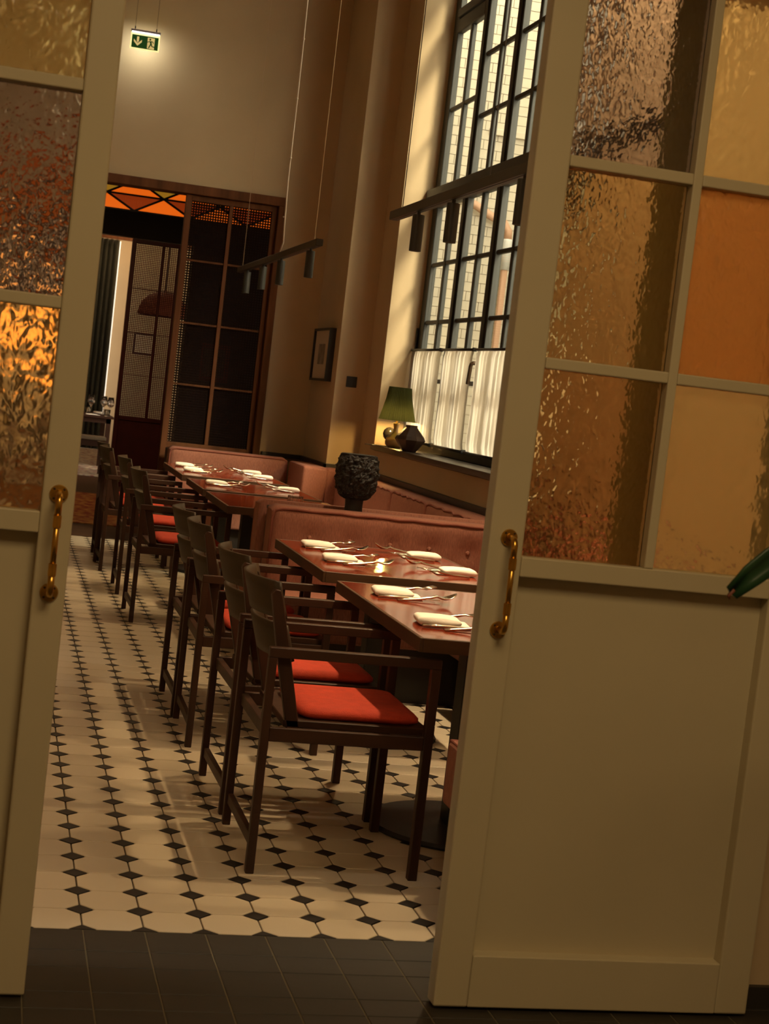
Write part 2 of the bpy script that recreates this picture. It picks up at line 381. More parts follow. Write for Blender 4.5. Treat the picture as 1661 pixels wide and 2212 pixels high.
for k, (ya, yb) in enumerate(bays):
    yt = thin[k]
    for (za, zb, bars) in ((WZ0+.75, 18.6, [10.1, 12.87, 15.62]), (19.2, WZ1-.5, ([23.0] if k == 0 else [21.98, 24.72, 27.45]))):
        MB().box(X0+.04, X1-.03, yt-.19, yt+.19, za, zb if not (k == 0 and zb > 20) else 26.6).build('muntin', 'steel_frame', win, bevel=.05)
        zs = [za]+bars+[zb]
        if k == 0 and zb > 20: zs = [za, 23.0, 26.6]
        for z in bars: MB().box(X0+.06, X1-.05, yb, ya, z-.10, z+.10).build('glazing_bar', 'steel_frame', win, bevel=.05)
        for z0_, z1_ in zip(zs[:-1], zs[1:]):
            for p0, p1 in ((yb, yt-.19), (yt+.19, ya)):
                MB().box(.16, .18, p0, p1, z0_, z1_).build('pane', 'pane', win)
    if k == 0:
        MB().box(X0-.02, X1, yb, ya, 26.6, 27.25).box(X0-.1, X1, yb, ya, 27.3, 27.7).build('sash_head', 'steel_frame', win, bevel=.05)
        MB().box(.16, .18, yb, ya, 27.7, WZ1-.5).build('pane', 'pane', win)
MB().box(X0-.42, X1, WY0, WY1-.02, 18.6, 19.2).box(X0-.2, X1, WY0, WY1-.02, 18.35, 18.6).build('transom', 'steel_frame', win, bevel=.05)
MB().box(-1.68, .1, WY0-.9, WY1+.25, WZ0+.03, WZ0+.28).build('window_sill', 'sill', win, bevel=.03)
MB().box(-.12, -.02, WY1-.12, WY1-.01, 11.1, 12.6).build('curtain_bracket', 'black', win, bevel=.02)
hd = MB().tube([(-.06, 39.2, 10.95), (-.26, 39.2, 10.95), (-.33, 39.22, 10.9), (-.35, 39.25, 10.8), (-.35, 39.4, 10.05)], .085, 10)
hd.box(-.08, -.0, 39.1, 39.5, 10.5, 11.4)
hd.build('window_handle', 'bronze', win, smooth=False)

# courtyard outside: glazed brick wall facing the camera, unseen opposite wall shaped to block sun, ground
cw = struct(MB().box(17.0, 46, 64.1, 64.8, -2, 62).build('wall_courtyard', 'brick_joint'))
BW, BH = 1.62, .54
b0 = None; cnt = 0; rest = MB()
order = []
for r in range(int(60/BH)):
    for c in range(16):
        x = 18.3 + c*BW + (BW/2 if r % 2 else 0); z = r*BH
        vis = 19.0 < x < 28.2 and 11.5 < z < 34.5
        order.append((not vis, x, z))
order.sort(key=lambda t: (t[0], t[1], t[2]))
for hid, x, z in order:
    if not hid and cnt < 300:
        if b0 is None: b0 = MB().box(.015, BW-.015, -.06, .0, .015, BH-.015).build('brick', 'brick', cw, (x, 64.1, z), bevel=.012, seg=1)
        else:
            o = inst(b0, 'brick', (x, 64.1-random.random()*.02, z), cw)
        cnt += 1
    else: rest.box(x+.015, x+BW-.015, 64.04, 64.1, z+.015, z+BH-.015)
rest.build('brick_field', 'brick', cw)['kind'] = 'stuff'
struct(MB().box(36, 36.6, 0, 29, -2, 20).box(36, 36.6, 29, 64, -2, 62).build('wall_courtyard_sun_block', 'brick'))  # out of view; tall section raised to keep sun off the glazed bricks
struct(MB().box(18.2, 46, 0, 64, -2.4, -2).build('floor_courtyard', 'brick_joint'))
tag(MB().box(23.4, 27.0, 63.8, 64.05, 24.62, 24.98).build('wall_ledge', 'brick', bevel=.03), 'pale stone ledge on white brick wall outside the window', 'ledge')
pp = thing('drain_pipe', 'curved brown drain pipe on white brick wall outside window', 'pipe', (24.4, 63.5, 18))
MB().tube([(-2.6, 0, 2.9), (-1.4, 0, 2.5), (-.4, 0, 2.0), (.4, 0, 1.72), (.68, 0, 1.3), (.72, 0, .8)], .24, 10).build('pipe', 'pipe', pp, smooth=True)
MB().lathe([(.2, -.9), (.27, -.9), (.30, .75), (.27, .85), (.2, .85)], (.72, 0, 0), 12).build('pipe_collar', 'pipe_collar', pp, smooth=True)
MB().tube([(.72, 0, -.85), (.72, 0, -18.5)], .2, 8).build('lower_pipe', 'pipe', pp)

# cafe curtains
def curtain(y0, y1, lab):
    t = thing('cafe_curtain', lab, 'curtain', (16.98, (y0+y1)/2, 7.2), 0, 'sheer cafe curtains in the lower window')
    L = (y1-y0)/2; nz, ny = 14, 70; rows_ = []
    ph = random.random()*6
    for k in range(nz+1):
        z = 4.3*k/nz; row = []
        amp = .04 + .012*sin(k*.7+ph); pinch = 1 - .03*sin(pi*k/nz)
        for i in range(ny+1):
            u = -L + 2*L*i/ny
            x = amp*sin(u*7.5+ph+.08*sin(z*1.2)) + .022*sin(u*19+ph*2) + (0.05 if k in (0, nz) else 0)
            row.append((x, u*pinch, z))
        rows_.append(row)
    MB().loft(rows_, caps=False, closed=False).build('curtain_cloth', 'sheer', t, smooth=True)
    for z, nm in ((4.32, 'curtain_rod'), (-.02, 'curtain_rod')):
        MB().tube([(0, -L-.12, z), (0, L+.12, z)], .06, 8).build(nm, 'black', t, smooth=True)
        MB().lathe([(.09, -.08), (.11, 0), (.09, .08)], (0, -L-.12, z), 8).build('rod_end', 'black', t)
curtain(44.85, 50.1, 'sheer white cafe curtain hanging beside the green table lamp')
curtain(39.45, 44.4, 'sheer white cafe curtain behind the bronze window handle')
curtain(34.1, 38.95, 'sheer white cafe curtain nearest the sliding door edge')
curtain(29.3, 33.7, 'sheer white cafe curtain hidden behind the sliding door stile')

# ------------------------------------------------------------------ sliding doors
def door(name, xs, label, panes, flip):
    """xs: stile/glass x borders [outer, stile end, muntin start, muntin end, stile start, outer]"""
    Y0, Y1 = -4.03, -3.66
    d = struct(bpy.data.objects.new(name, None)); COL.objects.link(d); d.location = (xs[0]*S, Y0*S, 0); d['label'] = label
    o0 = xs[0]; X = [x-o0 for x in xs]; T = Y1-Y0; top = 16.3
    MB().box(X[0], X[1], 0, T, .05, top).build('stile', 'paint', d, bevel=.03)
    MB().box(X[4], X[5], 0, T, .05, top).build('stile', 'paint', d, bevel=.03)
    MB().box(X[1], X[4], 0, T, .05, .86).build('bottom_rail', 'paint', d, bevel=.02)
    MB().box(X[1], X[4], 0, T, 6.68, 6.98).build('lock_rail', 'paint', d, bevel=.02)
    MB().box(X[1], X[4], 0, T, 15.78, top).build('top_rail', 'paint', d, bevel=.02)
    MB().box(X[2], X[3], 0.0, T, 6.98, 15.78).build('muntin', 'paint', d, bevel=.02)
    rowsz = [(6.98, 9.80), (9.97, 12.78), (12.95, 15.78)]
    for za, zb in ((9.80, 9.97), (12.78, 12.95)):
        for xa, xb in ((X[1], X[2]), (X[3], X[4])): MB().box(xa, xb, 0.0, T, za, zb).build('glazing_bar', 'paint', d, bevel=.02)
    MB().box(X[1]-.02, X[4]+.02, .25, .33, .84, 6.70).build('panel', 'paint', d)
    for c, (xa, xb) in enumerate(((X[1], X[2]), (X[3], X[4]))):
        for rr, (za, zb) in enumerate(rowsz):
            p = MB().box(xa, xb, .2, .24, za, zb).build('glass_pane', panes[rr][c], d, (0, 0, 0))
            p['label'] = {'g_orange': 'frosted orange glass pane', 'g_gold': 'gold hammered glass pane', 'g_mauve': 'mauve hammered glass pane', 'g_tan': 'tan hammered glass pane', 'g_brown': 'brown hammered glass pane', 'g_amber': 'amber hammered glass pane'}[panes[rr][c]]
    return d
DRX = [5.10, 5.64, 7.60, 7.75, 9.72, 10.27]
dr = door('door_1', DRX, 'cream sliding door on the right with gold and orange glass panes', [('g_brown', 'g_gold'), ('g_tan', 'g_orange'), ('g_mauve', 'g_gold')], False)
DLX = [-.975, -1.43, -3.40, -3.55, -5.52, -6.07]
dl = door('door_2', [-6.07, -5.52, -3.55, -3.40, -1.43, -.975], 'cream sliding door on the left with amber glass panes', [('g_amber', 'g_amber'), ('g_gold', 'g_mauve'), ('g_gold', 'g_gold')], True)
def pull(x, door_obj, x0):
    h = thing('pull_handle', None, None, (0, 0, 0)); h.parent = door_obj; h.location = Vector((x-x0, 0, 0))*S
    zt, zb = 7.25, 5.86
    for z, sg in ((zt, -1), (zb, 1)):
        pts = [(0, 0, z)] + [(0, -.32+.20*cos(a)-.0-(.0), z + sg*(.20-.20*sin(a)-.0)) for a in ()]
        MB().lathe([(.0, 0), (.125, 0), (.13, .02), (.12, .045), (.065, .05), (.065, .09), (.0, .09)], n=20).build('flange', 'brass', h, (0, 0, z)).rotation_euler = (R(90), 0, 0)
        for a in (45, 135, 225, 315):
            b = MB().lathe([(.0, 0), (.02, 0), (.015, .01), (0, .012)], n=8).build('screw', 'bronze', h, (.095*cos(R(a)), -.045, z+.095*sin(R(a)))); b.rotation_euler = (R(90), 0, 0)
        MB().tube([(0, -.08, z)] + [(0, -.20-.12*sin(R(t)), z+sg*.12*(1-cos(R(t)))) for t in range(0, 91, 15)] + [(0, -.32, z+sg*.30)], .048, 12).build('elbow', 'brass', h, smooth=True)
        MB().lathe([(.04, -.09), (.058, -.085), (.058, .085), (.04, .09)], n=14).build('ferrule', 'brass', h, (0, -.32, z+sg*.36), smooth=False)
    MB().tube([(0, -.32, zb+.3), (0, -.32, zt-.3)], .042, 12).build('bar', 'brass', h, smooth=True)
    return h
pull(5.40, dr, DRX[0]); pull(-1.20, dl, -6.07)

# ------------------------------------------------------------------ far wall: wooden frame and lattice screen
struct(MB().box(OX0, OX1, YB-.25, YB+1.1, 18.5, 18.97).build('trim_2', 'frame_wood', bevel=.03))
struct(MB().box(OX1-.38, OX1, YB-.25, YB+1.1, 0, 18.5).build('trim_3', 'frame_wood', bevel=.03))
def mesh_panel(mb, x0, x1, z0, z1, p=.136, wd=.076, y=0, t=.02):
    n = max(1, round((x1-x0)/p)); px = (x1-x0)/n; m = max(1, round((z1-z0)/p)); pz = (z1-z0)/m
    def q(a, b, c, d, yy): mb.add([(a, yy, c), (b, yy, c), (b, yy, d), (a, yy, d)], [(0, 1, 2, 3)])
    for i in range(n+1): q(x0+i*px-wd/2, x0+i*px+wd/2, z0, z1, y)
    for j in range(m+1): q(x0, x1, z0+j*pz-wd/2, z0+j*pz+wd/2, y-t)
    return mb
def lattice(loc, W, kick, label, mid, zt, mat, panelmat):
    t = thing('lattice_screen', label, 'screen', loc)
    MB().box(0, .32, 0, .5, 0, zt).build('stile', mat, t, bevel=.02)
    MB().box(W-.25, W, .05, .45, 0, zt).build('stile', mat, t, bevel=.02)
    MB().box(.32, W-.25, .05, .45, zt-.3, zt).build('top_rail', mat, t, bevel=.02)
    MB().box(mid-.1, mid+.1, .08, .42, kick, zt-.3).build('mullion', mat, t, bevel=.02)
    for z in (15.1, 11.8, 8.55): MB().box(.32, W-.25, .14, .36, z-.05, z+.05).build('lattice_bar', mat, t)
    MB().box(.32, W-.25, .06, .44, kick-.3, kick).build('middle_rail', mat, t, bevel=.02)
    MB().box(.32, W-.25, .15, .3, .4, kick-.3).build('kick_panel', panelmat, t)
    MB().box(.32, W-.25, .06, .44, 0.0, .4).build('bottom_rail', mat, t, bevel=.02)
    mm = MB()
    for xa, xb in ((.32, mid-.1), (mid+.1, W-.25)):
        mesh_panel(mm, xa, xb, kick, zt-.3, y=.25)
    mm.build('cane_mesh', mat if mat == 'red_wood' else 'dark_mesh', t)['kind'] = 'stuff'
    return t
M['dark_mesh'] = pm('dark_cane_mesh', (.012, .005, .003), .8, spec=.1)
lattice((6.36, 60.1, 0), 4.85, 5.45, 'tall brown lattice screen of fine mesh above the far rose bench', 2.42, 18.48, 'frame_wood', 'frame_wood')
lattice((6.45, 98.9, 0), 3.75, 5.40, 'dark red lattice screen with solid lower panel in the back doorway', 2.4, 18.8, 'red_wood', 'red_wood')
# vestibule and back room
struct(MB().box(OX0-1.4, OX0-.9, 61, 98.5, 0, 24.0).build('wall_vestibule_left', 'dark_wall'))
struct(MB().box(16.75, 17.0, 61, 98.5, 0, 24.0).build('wall_vestibule_right', 'dark_wall'))
struct(MB().box(-5.5, 17.0, 61, 99.5, 24.0, 24.4).build('ceiling', 'dark_ceiling'))
struct(MB().box(11.05, 17, 98.6, 99.6, 0, 18.9).box(-5.5, -3.0, 98.6, 99.6, 0, 18.9).box(-5.5, 17, 98.6, 99.6, 18.85, 20.78).build('wall_vestibule_back', 'dark_ceiling'))
struct(MB().box(-10, 26, 155, 155.5, 0, 26).build('wall_room_back', 'plaster'))
struct(MB().box(25.5, 26, 99.6, 155, 0, 26).build('wall_room_right', 'plaster'))
struct(MB().box(-10, -9.5, 99.6, 155, 0, 26).build('wall_room_left', 'plaster'))
struct(MB().box(-10, 26, 99.6, 155.5, 25, 25.4).build('ceiling', 'plaster'))
# stained glass transom: triangles between black bars
sg = thing('stained_glass_transom', 'backlit orange stained glass transom with black diamond bars', 'stained glass', (0, 98.5, 0))
zm, zb_, zt_ = 21.96, 20.80, 23.12; hp = 2.13
xc = 4.15
nodesx = [xc + hp*2*k for k in range(-2, 4)]
for k, x in enumerate(nodesx):
    def tri(name, pts, mat):
        MB().loft([[(px, .1, pz) for px, pz in pts], [(px, .16, pz) for px, pz in pts]]).build(name, mat, sg)
    tri('glass_triangle', [(x, zm), (x+2*hp, zm), (x+hp, zb_)], 'rust_glass')
    tri('glass_triangle', [(x, zm), (x+hp, zb_), (x-hp, zb_)], 'orange_glass')
    tri('glass_triangle', [(x, zm), (x+2*hp, zm), (x+hp, zt_)], 'orange_glass')
    tri('glass_triangle', [(x, zm), (x+hp, zt_), (x-hp, zt_)], 'yellow_glass')
    for a, b in (((x, zm), (x+hp, zb_)), ((x+hp, zb_), (x+2*hp, zm)), ((x, zm), (x+hp, zt_)), ((x+hp, zt_), (x+2*hp, zm))):
        MB().beam((a[0], .05, a[1]), (b[0], .05, b[1]), .16, .12).build('glazing_bar', 'black', sg)
MB().box(-5.4, 16.7, -.02, .1, zm-.07, zm+.07).box(-5.4, 16.7, -.02, .1, zb_-.06, zb_+.06).box(-5.4, 16.7, -.02, .1, zt_-.1, 24).build('transom_bar', 'black', sg)
# rugs, drape, pictures, lamp and added lantern of the back rooms
tag(MB().box(-3.5, 9, 66.9, 89, 0, .06).build('patterned_rug', 'rug_red'), 'red and gold patterned rug on dark floor in the vestibule', 'rug')
tag(MB().box(-3, 12, 107.3, 150, 0, .06).build('patterned_rug', 'rug_grey'), 'grey and pink patterned rug under the far table', 'rug')
dm = MB(); rws = []
for z in (0.1, 22.3): rws.append([(1.0+7.6*i/120, 149.5+.28*sin(i*.75), z) for i in range(121)])
dm.loft(rws, caps=False, closed=False); dr_ = dm.build('window_drape', 'curtain_dark', smooth=True)
md = dr_.modifiers.new('sol', 'SOLIDIFY'); md.thickness = .01
tag(dr_, 'long dark green drape beside the lit wall in the back room', 'drape')
wg = struct(bpy.data.objects.new('window_2', None)); COL.objects.link(wg); wg.location = (8.0*S, 150.5*S, 0)
MB().box(-7, .78, .5, .6, .4, 22.3).build('pane', pm('bright_window', (.9, .9, .9), .5, emit=(1, .87, .68), estr=1.3), wg)
tag(MB().box(-6, 26, 148.6, 149.0, 22.3, 23.2).build('curtain_rail', 'frame_wood'), 'brown curtain pelmet along the back room wall', 'curtain rail')
pf = thing('picture_frame', 'red framed picture seen through the brown lattice screen', 'picture', (13.5, 98.45, 10.2))
MB().box(-1.1, -.82, -.05, .1, -1.4, 1.4).box(.82, 1.1, -.05, .1, -1.4, 1.4).box(-.82, .82, -.05, .1, 1.1, 1.4).box(-.82, .82, -.05, .1, -1.4, -1.1).build('frame', pm('red_frame', (.16, .025, .012), .6), pf)
MB().box(-.82, .82, .0, .06, -1.1, 1.1).build('print', pm('dim_print', (.09, .07, .05), .9, var=.4, vscale=12), pf)
pf = thing('picture_frame', 'thin black framed picture behind the dark red lattice screen', 'picture', (12.6, 154.85, 11.8))
MB().box(-1.1, -.98, -.05, .1, -1.1, 1.1).box(.98, 1.1, -.05, .1, -1.1, 1.1).box(-.98, .98, -.05, .1, .98, 1.1).box(-.98, .98, -.05, .1, -1.1, -.98).build('frame', 'black', pf)
MB().box(-.98, .98, .0, .06, -.98, .98).build('print', 'paper', pf)
pl = thing('pendant_lamp', 'terracotta dome pendant lamp behind the dark red lattice screen', 'lamp', (13.0, 140, 14.6))
MB().lathe([(2.6, 0), (2.55, .5), (2.3, 1.2), (1.7, 1.9), (.8, 2.4), (.1, 2.55), (.1, 2.45), (1.6, 1.75), (2.2, 1.1), (2.5, 0)], n=32).build('shade', 'terracotta', pl, smooth=True)
MB().tube([(0, 0, 2.5), (0, 0, 10.4)], .04, 6).build('cord', 'black', pl)
MB().lathe([(0, .6), (.3, .8), (.35, 1.1), (.2, 1.5), (0, 1.6)], n=12).build('bulb', 'bulb', pl)
pl = thing('pendant_lamp', 'large amber lantern added to glow through the left sliding door', 'lamp', (-.3, 112, 8.6))  # added lantern, a guessed source for the orange glow in the door panes
MB().lathe([(.5, 0), (1.7, .4), (2.3, 1.6), (2.35, 2.8), (1.8, 4.2), (.6, 5.0), (.2, 5.1)], n=28).build('shade', pm('added_amber_glow', (.9, .35, .08), .6, emit=(1, .40, .07), estr=1.0), pl, smooth=True)
MB().lathe([(.3, 5.0), (.35, 5.3), (.1, 5.5)], n=14).build('cap', 'brass', pl)
MB().tube([(0, 0, 5.4), (0, 0, 16.4)], .05, 6).build('cord', 'black', pl)

# ------------------------------------------------------------------ dining chairs (built at origin, facing +x)
def make_chair():
    t = thing('dining_chair', '', 'chair')
    W2 = 1.73
    for sy in (-1, 1):
        yo, yi = sy*W2, sy*(W2-.18)
        y0_, y1_ = min(yo, yi), max(yo, yi)
        MB().box(-1.65, -1.49, y0_, y1_, 0, 4.10).build('leg', 'walnut', t, bevel=.012, seg=1)
        MB().box(1.49, 1.67, y0_, y1_, 0, 4.10).build('leg', 'walnut', t, bevel=.012, seg=1)
        MB().box(-1.65, 1.67, y0_, y1_, 4.10, 4.29).build('armrest', 'walnut_h', t, bevel=.015, seg=1)
        MB().box(-1.49, 1.49, y0_+.03, y1_-.03, 2.52, 2.78).build('side_rail', 'walnut_h', t, bevel=.012, seg=1)
        # raked back post, a flat board
        yb_ = sy*(W2-.36)
        pts = [(-1.12, 2.7), (-.88, 2.7), (-1.20, 4.12), (-1.47, 5.20), (-1.52, 5.32), (-1.62, 5.34), (-1.68, 5.24), (-1.46, 4.12)]
        MB().prism(pts, 'y', yb_-.10, yb_+.10).build('back_post', 'walnut', t, bevel=.015, seg=1)
    MB().box(-1.60, -1.48, -W2+.18, W2-.18, .45, .66).build('stretcher', 'walnut', t, bevel=.012, seg=1)
    for xa, xb in ((-1.55, -1.40), (1.52, 1.64)): MB().box(xa, xb, -W2+.18, W2-.18, 2.52, 2.76).build('cross_rail', 'walnut', t, bevel=.012, seg=1)
    MB().box(-1.2, 1.62, -W2+.26, W2-.26, 2.76, 2.90).build('seat_frame', 'walnut_h', t, bevel=.015, seg=1)
    # cushion: puffed pad
    rings = []
    for k, z in ((.10, 2.90), (.0, 2.96), (.0, 3.02), (.07, 3.09), (.22, 3.12)):
        ring = []; a0, a1, b = -.86+k, 1.50-k, 1.34-k; r = .25
        for cx, cy, s0 in ((a1-r, b-r, 0), (a0+r, b-r, 90), (a0+r, -b+r, 180), (a1-r, -b+r, 270)):
            for q in range(0, 91, 30): ring.append((cx+r*cos(R(s0+q)), cy+r*sin(R(s0+q)), z))
        rings.append(ring)
    MB().loft(rings).build('seat_cushion', 'cushion', t, smooth=True)
    # two bowed plywood slats
    def slat(z0, z1, lean0, lean1):
        rows_ = []; n = 16; yy = W2-.30
        for k in range(5):
            f = k/4; z = z0+(z1-z0)*f; xb = lean0+(lean1-lean0)*f
            rows_.append([(xb - .42*(1-(2*i/n-1)**2), -yy+2*yy*i/n, z) for i in range(n+1)])
        m = MB().loft(rows_, caps=False, closed=False).build('back_slat', 'slat', t, smooth=True)
        sd = m.modifiers.new('sol', 'SOLIDIFY'); sd.thickness = .07*S; sd.offset = 0
        return m
    slat(4.78, 5.47, -1.36, -1.55); slat(4.0, 4.66, -1.14, -1.33)
    return t
M['slat'] = pm('bowed_plywood', (.050, .030, .015), .5, spec=.3, var=.25, vscale=12, stretch=(.3, .15, 1))
ch = [(3.15, 2.36, 'nearest the doors'), (3.15, 6.39, 'second from the doors'), (3.12, 12.42, 'third from the doors'), (3.1, 16.0, 'fourth from the doors, beside the second table'),
      (3.12, 31.72, 'fifth from the doors, beside the bare third table'), (3.12, 38.75, 'sixth from the doors, at the table with two settings'), (2.8, 45.95, 'seventh from the doors'), (2.88, 49.7, 'farthest from the doors, before the lattice screen')]
c0 = make_chair()
for k, (x, y, lab) in enumerate(ch):
    loc = (x+1.65, y+1.73, 0); label = 'dark armchair with red seat pad, '+lab
    if k == 0: c0.location = Vector(loc)*S; c0['label'] = label; c0['group'] = 'armchairs along the tables'
    else: dup(c0, loc, [0, .01, -.012, .0, .008, -.01, .02, .015][k], label)

# ------------------------------------------------------------------ tables
def table(y0, y1, label, base):
    x0, x1, z = 5.95, 10.76, 4.70
    cx, cy = (x0+x1)/2, (y0+y1)/2; a, b = (x1-x0)/2, (y1-y0)/2
    t = thing('dining_table', label, 'table', (cx, cy, 0), 0, 'dark tables between chairs and benches')
    MB().box(-a+.07, a-.07, -b+.07, b-.07, z-.2, z).build('table_top', 'mahogany', t, bevel=.008, seg=1)
    e = MB()
    for p in ((-a, -a+.07, -b, b), (a-.07, a, -b, b), (-a+.07, a-.07, -b, -b+.07), (-a+.07, a-.07, b-.07, b)): e.box(*p, z-.27, z+.004)
    e.build('edge_band', 'table_edge', t, bevel=.01, seg=1)
    MB().box(-a+.07, a-.07, -b+.07, b-.07, z-.27, z-.2).build('underside', 'walnut', t)
    MB().box(-.32, .32, -.32, .32, .14, 4.15).build('column', 'black', t, bevel=.03)
    MB().box(-1.1, 1.1, -1.1, 1.1, 4.15, 4.43).build('bracket', 'black', t)
    MB().lathe([(0, 0), (1.92, 0), (1.94, .05), (1.90, .12), (.6, .16), (0, .16)], n=48).build('base_plate', 'black', t, smooth=False)
    return t
table(2.25, 10.25, 'dark mahogany table nearest the doors with two napkins', 1)
table(11.92, 19.2, 'dark mahogany table second from the doors with four napkins', 1)
table(29.7, 35.95, 'bare dark mahogany table with one glass candle holder', 1)
table(37.0, 42.9, 'dark mahogany table with one napkin on each side', 1)
table(44.8, 53.3, 'dark mahogany table farthest from the doors before far bench', 1)

# place settings
def napkin_mesh():
    # one linen square folded: flat lower leaf, rolled left edge, plump upper leaf with its fold loop to the right
    def prof(u):   # u in [0,1] across the depth; returns closed outline in x-z
        pts = []
        t = .05
        def arc(cx, cz, rx, rz, a0, a1, n=8): return [(cx+rx*cos(R(a0+(a1-a0)*i/n)), cz+rz*sin(R(a0+(a1-a0)*i/n))) for i in range(n+1)]
        puff = .02*sin(pi*u)
        pts += [(.60, .005), (.62, .02), (.60, .05), (.42, .075)]             # lower leaf nose
        pts += [(.36, .078)] + arc(.36, .150, .05, .058, -90, 90, 6)           # fold loop of the upper leaf
        pts += [(.30, .235+puff), (.05, .262+puff), (-.25, .262+puff)]
        pts += arc(-.40, .135, .10, .118+puff*.8, 80, 270, 10)
        pts += [(-.2, .004), (.2, .003)]
        return pts
    rings = []
    n = 8
    for k in range(n+1):
        u = k/n; e = 1 - .10*abs(2*u-1)**8
        rings.append([(x*(1-.02*abs(2*u-1)**6)+.05*(u-.5), -.42+.84*u, .12+(z-.12)*e) for x, z in prof(u)])
    return MB().loft([[(x, y*.92, z*.66) for x, y, z in r] for r in rings])
def spoon_mesh():
    rings = []
    prof = [(-.62, .055, .02, .03), (-.5, .05, .02, .035), (-.2, .032, .022, .03), (.12, .022, .026, .05), (.22, .03, .024, .07)]
    for x, w, h, z in prof: rings.append([(x, w*cos(a), z+h*sin(a)) for a in [2*pi*i/8 for i in range(8)]])
    for i in range(1, 9):
        f = i/8; x = .22+.42*f; wd = .13*math.sqrt(max(0.02, 1-(2*f-1)**2))+.012; z = .07-.045*sin(pi*f)+.03*f
        rings.append([(x, wd*cos(a), z+.018*sin(a)-(.03*sin(pi*f)*(1-abs(cos(a))))) for a in [2*pi*j/8 for j in range(8)]])
    return MB().loft(rings)
def fork_mesh():
    rings = []
    for x, w, h, z in [(-.62, .055, .02, .03), (-.5, .05, .02, .035), (-.2, .032, .022, .03), (.12, .022, .026, .05), (.24, .06, .02, .07), (.32, .095, .016, .055), (.40, .10, .014, .045)]:
        rings.append([(x, w*cos(a), z+h*sin(a)) for a in [2*pi*i/8 for i in range(8)]])
    m = MB().loft(rings)
    for y in (-.078, -.026, .026, .078): m.beam((.39, y, .045), (.64, y*.92, .085), .022, .022)
    return m
def knife_mesh():
    rings = []
    for x, w, h, z in [(-.66, .045, .03, .035), (-.4, .05, .03, .035), (-.05, .04, .028, .035), (.0, .035, .02, .035), (.04, .065, .012, .035), (.4, .07, .010, .035), (.6, .045, .008, .035), (.66, .01, .006, .035)]:
        rings.append([(x, w*cos(a), z+h*sin(a)) for a in [2*pi*i/8 for i in range(8)]])
    return MB().loft(rings)
NAP = napkin_mesh().build('napkin', 'napkin', smooth=True); fat = lambda m: (setattr(m, 'v', [(x*1.08, y*1.45, z*1.25) for x, y, z in m.v]), m)[1]
SP = fat(spoon_mesh()).build('spoon', 'steel', smooth=True)
FK = fat(fork_mesh()).build('fork', 'steel', smooth=True); KN = fat(knife_mesh()).build('knife', 'steel', smooth=True)
for o in (NAP, SP, FK, KN):
    bpy.data.objects.remove(o) if False else None
protos = {'napkin': NAP, 'spoon': SP, 'fork': FK, 'knife': KN}; used = set()
def place(kind, loc, rz, label, group, tilt=0):
    if kind in used: o = protos[kind].copy(); COL.objects.link(o)
    else: o = protos[kind]; used.add(kind)
    o.location = Vector(loc)*S; o.rotation_euler = (0, tilt, rz)
    cat = {'napkin': 'napkin', 'spoon': 'spoon', 'fork': 'fork', 'knife': 'knife'}[kind]
    return tag(o, label, cat, group)
TZ = 4.706
settings = [  # x, y, facing (0 = chair side, pi = bench side), where
    (6.88, 8.3, 0, 'at the farther chair of the first table'), (6.85, 4.25, 0, 'at the nearer chair of the first table'),
    (6.95, 17.7, 0, 'at the farther chair of the second table'), (6.95, 14.6, 0, 'at the nearer chair of the second table'),
    (9.85, 17.3, pi, 'at the farther bench seat of the second table'), (9.9, 13.9, pi, 'at the nearer bench seat of the second table'),
    (6.95, 40.3, 0, 'at the chair side of the fourth table'), (9.95, 40.6, pi, 'at the bench side of the fourth table'),
    (6.8, 51.4, 0, 'at the farther chair of the fifth table'), (6.85, 48.1, 0, 'at the nearer chair of the fifth table'),
    (9.85, 50.6, pi, 'at the farther bench seat of the fifth table'), (9.95, 47.6, pi, 'at the nearer bench seat of the fifth table')]
for x, y, rz, wh in settings:
    s = 1 if rz == 0 else -1
    j = random.uniform(-.05, .05)
    place('napkin', (x, y, TZ), rz+j, 'folded white napkin '+wh, 'folded napkins on the tables')
    place('fork', (x+s*.50, y+s*.78, TZ+.03), rz+.16, 'silver fork '+wh, 'forks on the tables', -.06)
    place('knife', (x+s*.22, y-s*.55, TZ), rz+.02, 'silver knife '+wh, 'knives on the tables')
    place('spoon', (x+s*.55, y-s*.80, TZ+.05), rz+.06, 'silver spoon '+wh, 'spoons on the tables', -.10)
# candle holder on the third table
cn = thing('candle_holder', 'small ribbed glass candle holder on the bare third table', 'candle holder', (8.55, 30.9, TZ))
MB().lathe([(.25, 0), (.27, .02), (.27, .50), (.24, .50), (.235, .06), (0, .06)], n=32, mod=lambda i: 1+.05*(i % 2)).build('glass', 'clear', cn)
MB().lathe([(.21, .065), (.21, .22), (0, .22)], n=16).build('candle', 'napkin', cn)

